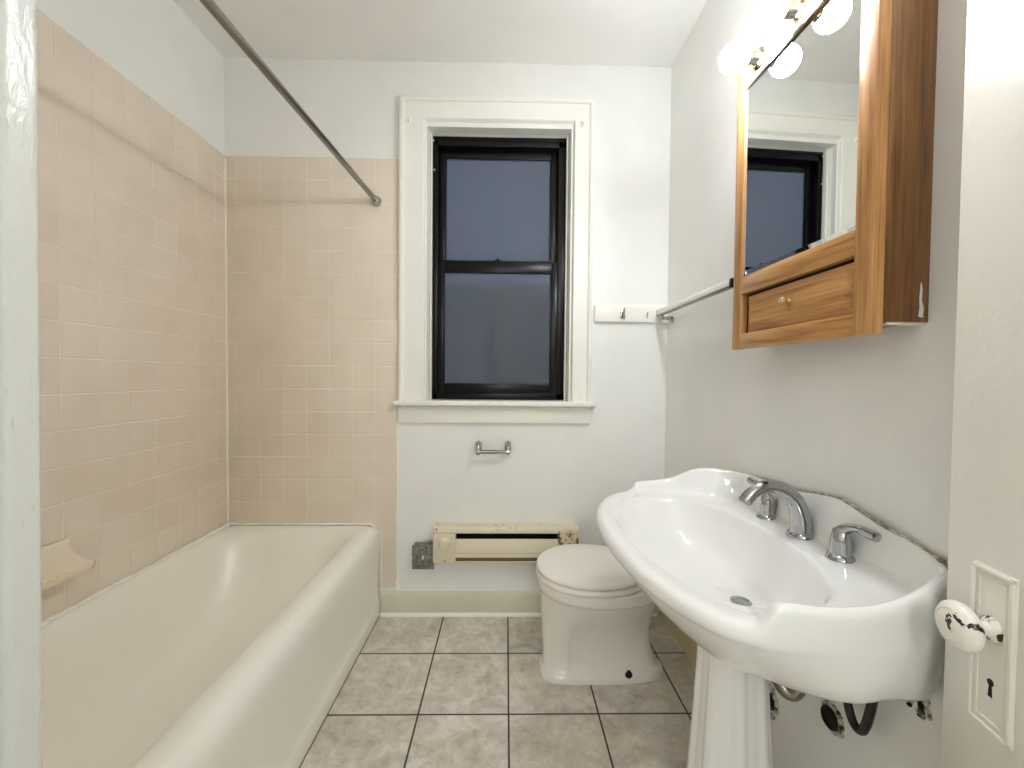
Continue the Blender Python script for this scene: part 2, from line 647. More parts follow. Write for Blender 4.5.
bm = B()
OX0, OX1, OZ1 = -0.514, 0.408, 2.479
IX0, IX1, IZ1 = -0.395, 0.317, 2.379
zb = 1.046
yf = YB - 0.020
CP = [(0.0, YB + 0.004), (0.0, yf + 0.004), (0.04, yf), (0.78, yf), (0.80, yf - 0.010), (0.88, yf - 0.014), (0.96, yf - 0.012), (1.0, yf - 0.006), (1.0, YB)]
lx = lambda t: IX0 + (OX0 - IX0) * t
rx_ = lambda t: IX1 + (OX1 - IX1) * t
tz = lambda t: IZ1 + (OZ1 - IZ1) * t
rings(bm, [[Vector((lx(t), y, zb)) for t, y in CP], [Vector((lx(t), y, tz(t))) for t, y in CP], [Vector((rx_(t), y, tz(t))) for t, y in CP], [Vector((rx_(t), y, zb)) for t, y in CP]], True, True)
link('casing', bm, M['trim'], win)
# reveal (jamb liner), splayed a little with an inner stop
bm = B()
for (xa, xb) in ((IX0, W0x - 0.0), (IX1, W1x + 0.0)):
    s_ = 1 if xa < 0 else -1
    poly = [(xa, YB - 0.016), (xb + s_ * 0.010, YB + 0.066), (xb + s_ * 0.010, YB + 0.15), (xa - s_ * 0.002, YB + 0.15), (xa - s_ * 0.002, YB)]
    prism_axis(bm, poly, 'z', 1.046, IZ1 + 0.01)
    box(bm, min(xb + s_ * 0.009, xb + s_ * 0.016), max(xb + s_ * 0.009, xb + s_ * 0.016), YB + 0.040, YB + 0.066, 1.046, W1z - 0.004, 0.002)
poly = [(YB - 0.016, IZ1), (YB + 0.066, W1z - 0.004), (YB + 0.15, W1z - 0.004), (YB + 0.15, IZ1 + 0.03), (YB, IZ1 + 0.03)]
prism_axis(bm, poly, 'x', IX0, IX1)
link('reveal', bm, M['trim'], win)
# stool and apron
bm = B()
box(bm, -0.534, 0.430, YB - 0.056, YB + 0.10, 1.022, 1.046, 0.006, 3)
link('window_sill', bm, M['trim'], win)
bm = B()
box(bm, -0.517, 0.408, YB - 0.018, YB, 0.938, 1.021, 0.003)
prism_axis(bm, [(YB - 0.018, 1.021)] + [(YB - 0.018 - 0.014 * math.sin(t), 1.021 - 0.014 + 0.014 * math.cos(t) - 0.0) for t in (PI / 2,)] + [(YB - 0.018, 1.003)], 'x', -0.517, 0.408)
link('apron', bm, M['trim'], win)
# small curtain brackets left on the head casing
for bx in (-0.465, 0.352):
    bm = B()
    box(bm, bx - 0.006, bx + 0.006, YB - 0.034, YB - 0.019, 2.352, 2.376, 0.003)
    lathe(bm, (bx + 0.002, YB - 0.033, 2.362), (0.5, -1, -0.7), [(0.0, 0), (0.005, 0), (0.005, 0.010), (0.0, 0.012)], 10)
    link('painted_over_bracket', bm, M['trim'], win)

# black frame
FX0, FX1, FZ0, FZ1 = -0.374, 0.294, 1.050, 2.345
ya, yb_ = YB + 0.066, YB + 0.145
bm = B()
box(bm, FX0, FX0 + 0.030, ya, yb_, FZ0, FZ1, 0.002)
box(bm, FX1 - 0.042, FX1, ya, yb_, FZ0, FZ1, 0.002)
box(bm, FX0, FX1, ya, yb_, FZ1 - 0.045, FZ1, 0.002)
box(bm, FX0, FX1, ya, yb_, FZ0, FZ0 + 0.028, 0.002)
box(bm, FX1 - 0.020, FX1 - 0.016, ya - 0.004, ya + 0.002, FZ0 + 0.02, FZ1 - 0.02, 0.0015)
box(bm, FX0 + 0.012, FX0 + 0.016, ya - 0.004, ya + 0.002, FZ0 + 0.02, FZ1 - 0.02, 0.0015)
box(bm, FX0 + 0.01, FX1 - 0.01, ya - 0.004, ya + 0.002, FZ1 - 0.016, FZ1 - 0.011, 0.0015)
link('window_frame', bm, M['black'], win)


def sash(y, x0, x1, z0, z1, sl, sr_, st, sb):
    bm = B()
    box(bm, x0, x0 + sl, y, y + 0.026, z0, z1, 0.003)
    box(bm, x1 - sr_, x1, y, y + 0.026, z0, z1, 0.003)
    box(bm, x0 + sl - 0.002, x1 - sr_ + 0.002, y, y + 0.026, z1 - st, z1, 0.003)
    box(bm, x0 + sl - 0.002, x1 - sr_ + 0.002, y, y + 0.026, z0, z0 + sb, 0.003)
    # glazing beads
    box(bm, x0 + sl - 0.001, x0 + sl + 0.004, y + 0.004, y + 0.016, z0 + sb, z1 - st, 0.001)
    box(bm, x1 - sr_ - 0.004, x1 - sr_ + 0.001, y + 0.004, y + 0.016, z0 + sb, z1 - st, 0.001)
    o = link('sash', bm, M['black'], win)
    g = B(); box(g, x0 + sl - 0.004, x1 - sr_ + 0.004, y + 0.011, y + 0.015, z0 + sb - 0.004, z1 - st + 0.004)
    link('pane', g, M['frost'], o, smooth=False)
    return o


up_s = sash(ya + 0.036, FX0 + 0.030, FX1 - 0.042, 1.70, FZ1 - 0.045, 0.033, 0.034, 0.042, 0.05)
lo_s = sash(ya + 0.006, FX0 + 0.030, FX1 - 0.036, FZ0 + 0.020, 1.738, 0.031, 0.036, 0.058, 0.058)
# sash lock and tilt latches on the meeting rail
bm = B()
box(bm, -0.066, -0.026, ya + 0.008, ya + 0.028, 1.738, 1.746, 0.002)
lathe(bm, (-0.046, ya + 0.018, 1.745), (0, 0, 1), [(0, 0), (0.010, 0), (0.009, 0.008), (0, 0.010)], 14)
box(bm, -0.048, -0.044, ya + 0.004, ya + 0.018, 1.750, 1.764, 0.001)
link('sash_lock', bm, M['black'], lo_s)
for cx in (-0.300, 0.205):
    bm = B(); box(bm, cx - 0.03, cx + 0.03, ya + 0.008, ya + 0.026, 1.738, 1.744, 0.002)
    link('tilt_latch', bm, M['black'], lo_s)
bm = B(); box(bm, FX1 - 0.050, FX1 - 0.046, ya - 0.002, ya + 0.004, 1.795, 1.835, 0.001)
link('vent_stop', bm, M['black'], win)
for (sx, sz) in ((FX0 + 0.012, 2.180), (FX0 + 0.008, 2.322)):
    bm = B(); lathe(bm, (sx, ya - 0.003, sz), (0, -1, 0), [(0, 0), (0.004, 0), (0.003, 0.002), (0, 0.003)], 12)
    link('frame_screw', bm, M['acrylic'], win)

# neighbouring wall seen dimly through the frosted pane
nb = empty('wall_neighbour', (0.0, 2.75, 0), kind='structure')
bm = B(); box(bm, -2.0, 2.2, 2.75, 2.85, -0.5, 1.78)
link('masonry', bm, M['outside'], nb, smooth=False)
bm = B(); box(bm, -0.125, 0.33, 2.73, 2.76, 1.12, 1.745, 0.004)
link('dark_opening', bm, M['outside_dark'], nb)

# ------------------------------------------------------------------ bathtub
tub = empty('bathtub', (-0.97, 1.2, 0), 'cream enamelled built-in bathtub with rolled rim along the beige tiled wall', 'bathtub')
TX0, TX1, TY0, TY1 = XL + 0.009, -0.600, 0.424, YB - 0.010
bm = B()
R = []
# outer side, from floor up (only the apron side leans)
def outer(xr, z, r=0.012):
    return rrect(TX0, xr, TY0, TY1, r, z)
R.append(outer(-0.612, 0.0005)); R.append(outer(-0.602, 0.0005)); R.append(outer(-0.602, 0.003)); R.append(outer(-0.600, 0.055)); R.append(outer(-0.602, 0.066)); R.append(outer(-0.610, 0.082))
R.append(outer(-0.611, 0.16)); R.append(outer(-0.609, 0.24)); R.append(outer(-0.604, 0.31)); R.append(outer(-0.600, 0.350, 0.014)); R.append(outer(-0.600, 0.378, 0.016))
for a in (20, 40, 60, 75, 90):
    R.append(outer(-0.650 + 0.050 * math.cos(math.radians(a)), 0.378 + 0.058 * math.sin(math.radians(a)), 0.02 + a * 0.0002))
# inner side
def inner(x0, x1, y0, y1, r, z):
    return rrect(x0, x1, y0, y1, r, z)
R.append(inner(TX0 + 0.012, -0.672, TY0 + 0.03, TY1 - 0.012, 0.06, 0.4360))
R.append(inner(TX0 + 0.022, -0.692, TY0 + 0.045, TY1 - 0.026, 0.10, 0.4320))
R.append(inner(TX0 + 0.034, -0.706, TY0 + 0.055, TY1 - 0.045, 0.14, 0.420))
R.append(inner(TX0 + 0.046, -0.714, TY0 + 0.065, TY1 - 0.060, 0.16, 0.394))
R.append(inner(TX0 + 0.060, -0.722, TY0 + 0.075, TY1 - 0.085, 0.17, 0.340))
R.append(inner(TX0 + 0.080, -0.736, TY0 + 0.09, TY1 - 0.13, 0.17, 0.260))
R.append(inner(TX0 + 0.105, -0.762, TY0 + 0.11, TY1 - 0.21, 0.16, 0.180))
R.append(inner(TX0 + 0.135, -0.790, TY0 + 0.13, TY1 - 0.28, 0.16, 0.125))
R.append(inner(TX0 + 0.175, -0.830, TY0 + 0.17, TY1 - 0.34, 0.15, 0.096))
R.append(inner(TX0 + 0.23, -0.885, TY0 + 0.23, TY1 - 0.42, 0.12, 0.088))
R.append(inner(TX0 + 0.32, -0.97, TY0 + 0.33, TY1 - 0.55, 0.035, 0.086))
rings(bm, R, True, True)
shell = link('tub_shell', bm, M['tub'], tub, ang=50)
sub = shell.modifiers.new('sub', 'SUBSURF'); sub.levels = 1; sub.render_levels = 1
bm = B(); lathe(bm, (-1.02, TY0 + 0.34, 0.0865), (0, 0, 1), [(0, 0), (0.030, 0), (0.030, 0.002), (0.022, 0.003), (0.020, 0.001), (0, 0.001)], 24)
link('drain', bm, M['chrome'], tub)

# ------------------------------------------------------------------ soap dish
sd = empty('soap_dish', (XL + 0.007, 1.24, 0.55), 'almond ceramic soap dish set in the side wall tiles above the tub', 'soap dish')
sx = XL + 0.007
bm = B()
box(bm, sx, sx + 0.010, 1.108, 1.262, 0.548, 0.662, 0.004)
link('backplate', bm, M['ceramic_soap'], sd)
# tray: scooped shelf with raised edge, wings sweeping down from the plate
bm = B()
NU, NV = 16, 10
top, bot = [], []
for j in range(NV + 1):
    v = j / NV
    rt_, rb_ = [], []
    for i in range(NU + 1):
        u = i / NU * 2 - 1
        hw = 0.077 * (1 - 0.20 * v ** 2.5)
        y = 1.185 + u * hw + 0.03 * v
        x = sx + 0.008 + 0.078 * v * (1 - 0.18 * abs(u) ** 3)
        edge = max(abs(u) ** 5, v ** 6)
        wing = (1 - v) ** 2.6 * abs(u) ** 6 * 0.055
        z = 0.565 + 0.012 * edge + wing + 0.010 * v
        rt_.append(Vector((x, y, z)))
        rb_.append(Vector((sx + (x - sx) * 0.96, 1.185 + (y - 1.185) * 0.97, 0.548 + 0.018 * v ** 1.5)))
    top.append(rt_); bot.append(rb_)
def grid(bm, g, flip=False):
    vs = [[bm.verts.new(p) for p in r] for r in g]
    for a, b in zip(vs[:-1], vs[1:]):
        for i in range(len(a) - 1):
            bm.faces.new((a[i], a[i + 1], b[i + 1], b[i]))
    return vs
a = grid(bm, top); b = grid(bm, bot)
def skirt(bm, p, q):
    for i in range(len(p) - 1):
        bm.faces.new((p[i], p[i + 1], q[i + 1], q[i]))
skirt(bm, a[-1], b[-1]); skirt(bm, a[0], b[0])
skirt(bm, [r[0] for r in a], [r[0] for r in b]); skirt(bm, [r[-1] for r in a], [r[-1] for r in b])
o = link('tray', bm, M['ceramic_soap'], sd, ang=70)

# ------------------------------------------------------------------ shower rod
rod = empty('shower_curtain_rod', (-0.65, 1.2, 1.99), 'bare tarnished chrome shower curtain rod running over the bathtub', 'curtain rod')
P0, P1 = Vector((-0.622, YB - 0.008, 1.991)), Vector((-0.6955, 0.407, 1.991))
bm = B(); tube(bm, [P0, P0.lerp(P1, 0.5), P1], 0.0118, 24)
link('tube', bm, M['steel'], rod)
bm = B()
dd = (P1 - P0).normalized()
lathe(bm, P0, dd, [(0, -0.0), (0.024, 0.0), (0.0245, 0.006), (0.022, 0.012), (0.020, 0.022), (0.0175, 0.028), (0.012, 0.030), (0, 0.031)], 28)
link('end_flange', bm, M['chrome'], rod)
bm = B()
lathe(bm, P1 + Vector((0, 0, 0)) , -dd, [(0, 0.0), (0.024, 0.0), (0.0245, 0.006), (0.022, 0.012), (0.020, 0.022), (0.0175, 0.028), (0.012, 0.030), (0, 0.031)], 28)
link('end_flange', bm, M['chrome'], rod)

# ------------------------------------------------------------------ paper holder
tp = empty('toilet_paper_holder', (-0.058, YB, 0.80), 'empty chrome toilet paper holder with a bare roller under the window', 'paper holder')
for px in (-0.130, 0.012):
    bm = B()
    box(bm, px - 0.014, px + 0.014, YB - 0.006, YB, 0.793, 0.845, 0.004)
    tube(bm, curve([(px, YB - 0.004, 0.838), (px, YB - 0.020, 0.842), (px, YB - 0.042, 0.830), (px, YB - 0.052, 0.808), (px, YB - 0.050, 0.795)], 5), [0.012] * 8 + [0.011] * 8 + [0.010] * 5, 12)
    lathe(bm, (px - 0.009, YB - 0.050, 0.806), (1, 0, 0), [(0, 0), (0.013, 0), (0.013, 0.018), (0, 0.018)], 18)
    link('post', bm, M['chrome'], tp)
bm = B()
lathe(bm, (-0.121, YB - 0.050, 0.806), (1, 0, 0), [(0, 0), (0.0095, 0), (0.0095, 0.080), (0.0078, 0.081), (0.0078, 0.124), (0, 0.124)], 18)
link('roller', bm, M['steel'], tp)

# ------------------------------------------------------------------ heater
ht = empty('baseboard_heater', (0.006, YB, 0.28), 'cream electric wall heater with rust stains and a dial, under the window', 'heater')
hy = YB - 0.062
HX0, HX1, HZ0, HZ1 = -0.339, 0.352, 0.276, 0.447
bm = B()
prism_axis(bm, [(YB - 0.001, HZ0 + 0.002), (YB - 0.001, HZ1), (hy + 0.006, HZ1), (hy, HZ1 - 0.008), (hy, HZ1 - 0.026), (hy + 0.004, HZ1 - 0.030), (hy + 0.004, HZ1 - 0.022), (YB - 0.012, HZ1 - 0.010), (YB - 0.012, HZ0 + 0.002)], 'x', HX0, HX1)
link('back_shell', bm, M['heater_worn'], ht)
bm = B()
box(bm, HX0, HX0 + 0.106, hy, YB - 0.002, HZ0, HZ1 - 0.030, 0.003)
box(bm, HX0 + 0.002, HX0 + 0.100, hy - 0.0015, hy + 0.004, HZ0 + 0.052, HZ1 - 0.034, 0.001)
capL = link('control_end', bm, M['heater'], ht)
bm = B()
lathe(bm, (HX0 + 0.052, hy, 0.372), (0, -1, 0), [(0, 0), (0.031, 0), (0.030, 0.005), (0.023, 0.008), (0.021, 0.024), (0.018, 0.027), (0, 0.027)], 28)
box(bm, HX0 + 0.048, HX0 + 0.056, hy - 0.033, hy - 0.020, 0.351, 0.393, 0.003)
link('dial', bm, M['heater'], capL)
for (ax, az) in ((HX0 + 0.016, 0.440), (HX0 + 0.055, 0.290)):
    bm = B(); lathe(bm, (ax, hy - 0.001, az), (0, -1, 0), [(0, 0), (0.0035, 0), (0.003, 0.0015), (0, 0.002)], 10)
    link('screw', bm, M['dark'], ht)
bm = B()
box(bm, HX1 - 0.098, HX1, hy, YB - 0.002, 0.300, HZ1 - 0.028, 0.003)
link('end_panel', bm, M['heater_rust'], ht)
bm = B()
prism_axis(bm, [(hy, 0.306), (hy, 0.386), (hy + 0.003, 0.391), (hy + 0.008, 0.391), (hy + 0.006, 0.386), (hy + 0.006, 0.336), (hy + 0.012, 0.306), (hy + 0.010, 0.302)], 'x', HX0 + 0.106, HX1 - 0.098)
prism_axis(bm, [(hy - 0.002, 0.330), (hy + 0.003, 0.302), (hy + 0.006, 0.302), (hy + 0.002, 0.330)], 'x', HX0 + 0.106, HX1 - 0.098)
link('front_panel', bm, M['heater'], ht)
bm = B()
for i in range(70):
    fx = HX0 + 0.112 + i * (HX1 - 0.104 - HX0 - 0.112) / 69
    box(bm, fx - 0.0005, fx + 0.0005, hy + 0.022, YB - 0.014, 0.318, 0.398)
tube(bm, [(HX0 + 0.10, hy + 0.034, 0.355), (HX1 - 0.1, hy + 0.034, 0.355)], 0.005, 10)
link('heating_fins', bm, M['dark'], ht)
bm = B()
box(bm, HX0 + 0.10, HX1 - 0.098, hy + 0.045, YB - 0.012, 0.284, 0.430)
link('inner_liner', bm, M['dark'], ht)
bm = B(); box(bm, HX0 + 0.106, HX1 - 0.002, hy + 0.010, hy + 0.014, 0.280, 0.305, 0.001)
link('lower_duct', bm, M['heater_brown'], ht, label='brown recessed lower strip')
bm = B(); box(bm, HX0 + 0.106, HX1 - 0.002, hy + 0.004, hy + 0.008, HZ0, 0.283, 0.001)
link('bottom_lip', bm, M['heater'], ht)

# junction box
jb = empty('junction_box', (-0.39, YB, 0.248), 'small grey galvanised electrical box on the wall left of the heater', 'junction box')
bm = B(); box(bm, -0.438, -0.340, YB - 0.044, YB - 0.001, 0.244, 0.354, 0.005, 3)
link('box_body', bm, M['galv'], jb)
bm = B(); box(bm, -0.441, -0.337, YB - 0.049, YB - 0.044, 0.241, 0.357, 0.002)
for (cx, cz) in ((-0.425, 0.254), (-0.353, 0.254), (-0.425, 0.344), (-0.353, 0.344)):
    lathe(bm, (cx, YB - 0.049, cz), (0, -1, 0), [(0, 0), (0.005, 0), (0.004, 0.002), (0, 0.003)], 10)
plate = link('cover_plate', bm, M['galv'], jb)
bm = B(); box(bm, -0.393, -0.385, YB - 0.054, YB - 0.0485, 0.290, 0.308, 0.002)
link('toggle', bm, M['acrylic'], plate)
for cz in (0.260, 0.337):
    bm = B(); lathe(bm, (-0.389, YB - 0.049, cz), (0, -1, 0), [(0, 0), (0.003, 0), (0.002, 0.0012), (0, 0.0014)], 10)
    link('screw', bm, M['dark'], plate)
bm = B(); lathe(bm, (-0.352, YB - 0.022, 0.354), (1, 0, 0.0), [(0, -0.014), (0.010, -0.014), (0.013, -0.010), (0.013, 0.012), (0.009, 0.0125), (0, 0.0125)], 16)
link('cable_connector', bm, M['galv'], jb)

# ------------------------------------------------------------------ hook board, hooks
hbd = empty('hook_board', (0.60, YB, 1.43), 'white painted wooden board in the corner right of the window', 'hook board')
bm = B()
box(bm, 0.424, XR - 0.001, YB - 0.020, YB, 1.430, 1.508, 0.005, 3)
tube(bm, [(0.424 + (XR - 0.43) * i / 12, YB - 0.006, 1.509 + random.uniform(-0.001, 0.001)) for i in range(13)], 0.0075, 10)
link('board', bm, M['trim'], hbd)
bm = B()
box(bm, 0.547, 0.569, YB - 0.023, YB - 0.019, 1.448, 1.486, 0.003)
tube(bm, curve([(0.558, YB - 0.022, 1.476), (0.558, YB - 0.038, 1.472), (0.558, YB - 0.043, 1.455), (0.558, YB - 0.040, 1.445), (0.558, YB - 0.050, 1.444), (0.558, YB - 0.054, 1.456)], 5), 0.0042, 10)
tube(bm, curve([(0.558, YB - 0.030, 1.473), (0.558, YB - 0.044, 1.482), (0.558, YB - 0.052, 1.492)], 5), 0.004, 10)
link('coat_hook', bm, M['chrome'], hbd, label='small chrome hook')
bm = B()
tube(bm, curve([(0.676, YB - 0.018, 1.470), (0.676, YB - 0.030, 1.468), (0.675, YB - 0.033, 1.478)], 4), 0.002, 8)
tube(bm, [(0.6755, YB - 0.021, 1.472), (0.6755, YB - 0.021, 1.450)], 0.002, 8)
link('nail_hook', bm, M['steel'], hbd, label='thin bent nail')

# ------------------------------------------------------------------ towel rail on the right wall
tr = empty('towel_rail', (XR, 1.64, 1.46), 'thin pale towel rail on side wall between corner and oak cabinet', 'towel rail')
bm = B()
box(bm, 0.714, 0.738, 1.310, 1.958, 1.462, 1.486, 0.003)
link('bar', bm, M['acrylic'], tr)
bm = B(); box(bm, 0.7155, 0.7385, 1.312, 1.956, 1.458, 1.462, 0.001)
link('metal_channel', bm, M['steel'], tr)
bm = B()
lathe(bm, (XR, 1.925, 1.445), (-1, 0, 0), [(0, 0), (0.024, 0), (0.022, 0.006), (0.010, 0.012), (0.008, 0.040), (0.012, 0.046), (0, 0.050)], 6)
box(bm, 0.722, 0.736, 1.917, 1.933, 1.438, 1.464, 0.003)
link('bracket', bm, M['chrome'], tr)
bm = B()
box(bm, 0.713, 0.741, 1.296, 1.314, 1.455, 1.484, 0.003)
box(bm, 0.724, XR, 1.299, 1.311, 1.458, 1.476, 0.002)
link('end_bracket', bm, M['rubber'], tr, label='dark end bracket beside the cabinet')

# ------------------------------------------------------------------ vanity cabinet
cb = empty('mirror_cabinet', (XR, 0.982, 1.25), 'honey oak mirror cabinet with small drawer hung above the sink', 'mirror cabinet')
CX, CX2 = 0.6725, 0.697
CY0, CY1, CZ0, CZ1 = 0.750, 1.214, 1.250, 2.080
MY0, MY1, MZ0, MZ1 = 0.790, 1.172, 1.455, 1.984
DY0, DY1, DZ0, DZ1 = 0.797, 1.160, 1.292, 1.398
bm = B()
# carcass: an open box behind the frame
box(bm, CX2, XR, CY0 + 0.0, CY0 + 0.014, 1.272, CZ1, 0.001)
box(bm, CX2, XR, CY1 - 0.016, CY1 - 0.002, 1.272, CZ1, 0.001)
box(bm, CX2, XR, CY0 + 0.013, CY1 - 0.015, 1.272, 1.284, 0.001)
box(bm, CX2, XR, CY0 + 0.013, CY1 - 0.015, CZ1 - 0.012, CZ1, 0.001)
box(bm, XR - 0.006, XR, CY0 + 0.013, CY1 - 0.015, 1.283, CZ1 - 0.011)
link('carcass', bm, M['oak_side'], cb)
# face frame: stiles, rails
bm = B(); box(bm, CX, CX2, CY0, MY0, CZ0, CZ1, 0.002)
link('stile', bm, M['oak_v'], cb)
bm = B(); box(bm, CX, CX2, MY1, CY1, CZ0, CZ1, 0.002)
link('stile', bm, M['oak_v'], cb)
bm = B(); box(bm, CX + 0.0004, CX2, MY0 - 0.001, MY1 + 0.001, CZ0, DZ0, 0.0015)
link('rail', bm, M['oak_h'], cb)
bm = B(); box(bm, CX + 0.0004, CX2, MY0 - 0.001, MY1 + 0.001, DZ1 + 0.007, MZ0, 0.0015)
link('rail', bm, M['oak_h'], cb)
bm = B(); box(bm, CX + 0.0004, CX2, MY0 - 0.001, MY1 + 0.001, MZ1, CZ1, 0.0015)
link('rail', bm, M['oak_h'], cb)
# mirror with bevelled edge
def bevel_plate(bm, xf, xb, y0, y1, z0, z1, w, d):
    a = [(xf + d, y0, z0), (xf + d, y1, z0), (xf + d, y1, z1), (xf + d, y0, z1)]
    b = [(xf, y0 + w, z0 + w), (xf, y1 - w, z0 + w), (xf, y1 - w, z1 - w), (xf, y0 + w, z1 - w)]
    c = [(xb, p[1], p[2]) for p in a]
    rings(bm, [c, a, b], True, True)
bm = B(); bevel_plate(bm, CX + 0.003, CX + 0.012, MY0 + 0.001, MY1 - 0.001, MZ0 + 0.001, MZ1 - 0.001, 0.013, 0.0035)
bmesh.ops.rotate(bm, verts=bm.verts[:], cent=(CX + 0.004, (MY0 + MY1) / 2, 1.7), matrix=Matrix.Rotation(math.radians(2.3), 3, 'Z'))
bmesh.ops.translate(bm, verts=bm.verts[:], vec=(0.0050, 0, 0))
mir = link('mirror', bm, M['mirror'], cb, smooth=False)
bm = B(); box(bm, CX + 0.001, CX + 0.007, MY0 + 0.0, MY1, MZ1 - 0.005, MZ1 + 0.001, 0.001)
link('chrome_strip', bm, M['chrome'], mir)
bm = B()
box(bm, CX - 0.001, CX + 0.006, MY1 - 0.020, MY1 - 0.008, MZ0 + 0.0, MZ0 + 0.014, 0.002)
link('mirror_clip', bm, M['chrome'], mir)
# drawer
bm = B()
bevel_plate(bm, CX + 0.005, CX + 0.021, DY0 + 0.002, DY1 - 0.006, DZ0 + 0.002, DZ1 - 0.002, 0.018, 0.007)
dr = link('drawer', bm, M['oak_h'], cb, smooth=False)
bm = B(); box(bm, CX + 0.016, CX2 + 0.01, DY0 + 0.004, DY1 - 0.006, DZ0 + 0.004, DZ1 - 0.002)
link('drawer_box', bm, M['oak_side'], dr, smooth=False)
bm = B(); lathe(bm, (CX + 0.006, 0.977, 1.352), (-1, 0, 0), [(0, 0), (0.006, 0), (0.0045, 0.008), (0.008, 0.013), (0.0095, 0.018), (0.008, 0.022), (0, 0.024)], 20)
link('knob', bm, M['brass_knob'], dr, label='pale brass drawer knob')
bm = B(); box(bm, CX + 0.019, CX + 0.022, MY0, MY1, DZ0 - 0.004, DZ1 + 0.012)  # dark board that puts the shade of the drawer gap into colour
link('gap_shade_board', bm, M['dark'], cb, smooth=False)
# bare chip near the bottom of the side, and ragged paint under the box
bm = B(); box(bm, CX2 + 0.010, XR, CY0 + 0.003, CY0 + 0.02, 1.268, 1.273, 0.001)
link('torn_paint_edge', bm, M['caulk'], cb)
bm = B(); prism_axis(bm, [(0.762, 1.282), (0.770, 1.280), (0.771, 1.298), (0.767, 1.312), (0.768, 1.332), (0.765, 1.345), (0.763, 1.318), (0.764, 1.300)], 'y', CY0 - 0.0012, CY0 + 0.002)
link('paint_smear', bm, M['caulk'], cb, label='white paint smear near the bottom edge')

# bulbs: three globe lamps on the top rail
BZ = 2.023
sock = []
for i, by in enumerate((1.110, 0.965, 0.820)):
    bm = B()
    lathe(bm, (CX, by, BZ), (-1, 0, 0), [(0, 0), (0.024, 0), (0.026, 0.004), (0.019, 0.008), (0.017, 0.026), (0.019, 0.028), (0.019, 0.034), (0, 0.034)], 28)
    so = link('lamp_socket', bm, M['chrome'], cb)
labels = ['lit globe bulb on the mirror cabinet, the one farthest from the door',
          'lit globe bulb in the middle of the cabinet top rail',
          'lit globe bulb on the mirror cabinet, the one nearest the door']
bulb0 = None
for i, by in enumerate((1.110, 0.965, 0.820)):
    if bulb0 is None:
        bm = B()
        r, cx = 0.037, 0.0
        prof = [(0, -0.012)] + [(0.013, -0.012), (0.013, 0.0)]
        for k in range(3, 17):
            a = PI * k / 16
            prof.append((r * math.sin(a), 0.034 - r * math.cos(a)))
        lathe(bm, (CX - 0.034, by, BZ), (-1, 0, 0), prof[1:], 32)
        bulb0 = link('globe_bulb', bm, M['bulb'])
        o = bulb0
    else:
        o = bulb0.copy(); C.objects.link(o)
        o.location.y = by
    tag(o, labels[i], 'light bulb', 'globe bulbs on the mirror cabinet')

# ------------------------------------------------------------------ sink
snk = empty('pedestal_sink', (0.57, 1.01, 0), 'white porcelain pedestal sink with raised back ledge under the oak cabinet', 'sink')
YC = 1.010
ctrl = [  # x, y, crest z, rim width   (near wall end, round the front, back along the wall)
    (0.779, 0.690, 0.838, 0.022), (0.730, 0.655, 0.832, 0.026), (0.660, 0.628, 0.822, 0.026), (0.580, 0.608, 0.815, 0.026), (0.500, 0.600, 0.816, 0.026),
    (0.445, 0.603, 0.820, 0.027), (0.418, 0.607, 0.818, 0.028), (0.401, 0.611, 0.796, 0.040), (0.384, 0.618, 0.783, 0.050), (0.345, 0.646, 0.780, 0.055),
    (0.302, 0.716, 0.780, 0.055), (0.270, 0.808, 0.780, 0.052), (0.252, 0.910, 0.780, 0.050), (0.247, 1.010, 0.780, 0.050), (0.252, 1.110, 0.780, 0.050),
    (0.273, 1.210, 0.780, 0.052), (0.308, 1.295, 0.780, 0.055), (0.358, 1.362, 0.780, 0.055), (0.408, 1.392, 0.781, 0.050), (0.430, 1.398, 0.788, 0.040),
    (0.446, 1.400, 0.808, 0.028), (0.475, 1.402, 0.812, 0.027), (0.520, 1.402, 0.816, 0.026), (0.580, 1.398, 0.828, 0.026), (0.640, 1.385, 0.856, 0.026),
    (0.690, 1.365, 0.865, 0.026), (0.740, 1.338, 0.864, 0.024), (0.774, 1.300, 0.861, 0.017), (0.779, 1.240, 0.863, 0.017), (0.779, 1.160, 0.867, 0.017), (0.779, 1.060, 0.871, 0.022),
    (0.779, 0.990, 0.882, 0.017), (0.779, 0.930, 0.889, 0.017), (0.779, 0.870, 0.877, 0.017), (0.779, 0.815, 0.864, 0.017), (0.779, 0.750, 0.858, 0.017)]
n = len(ctrl)
K = 6
loop = []
for i in range(n):
    a, b, c, d = ctrl[i - 1], ctrl[i], ctrl[(i + 1) % n], ctrl[(i + 2) % n]
    for k in range(K):
        t = k / K
        loop.append(tuple(0.5 * (2 * q + (r_ - p_) * t + (2 * p_ - 5 * q + 4 * r_ - s2) * t * t + (3 * q - p_ - 3 * r_ + s2) * t ** 3)
                          for p_, q, r_, s2 in zip(a, b, c, d)))
N = len(loop)
norms = []
for i in range(N):
    p, q = loop[i - 2], loop[(i + 2) % N]
    tx, ty = q[0] - p[0], q[1] - p[1]
    L = math.hypot(tx, ty)
    nx, ny = -ty / L, tx / L
    # inward
    if (0.52 - loop[i][0]) * nx + (YC - loop[i][1]) * ny < 0: nx, ny = -nx, -ny
    norms.append((nx, ny))
for _ in range(6):
    norms = [((norms[i - 1][0] + 2 * norms[i][0] + norms[(i + 1) % N][0]) / 4, (norms[i - 1][1] + 2 * norms[i][1] + norms[(i + 1) % N][1]) / 4) for i in range(N)]
norms = [(a / math.hypot(a, b), b / math.hypot(a, b)) for a, b in norms]


def sst(a, b, x):
    t = min(1, max(0, (x - a) / (b - a)))
    return t * t * (3 - 2 * t)


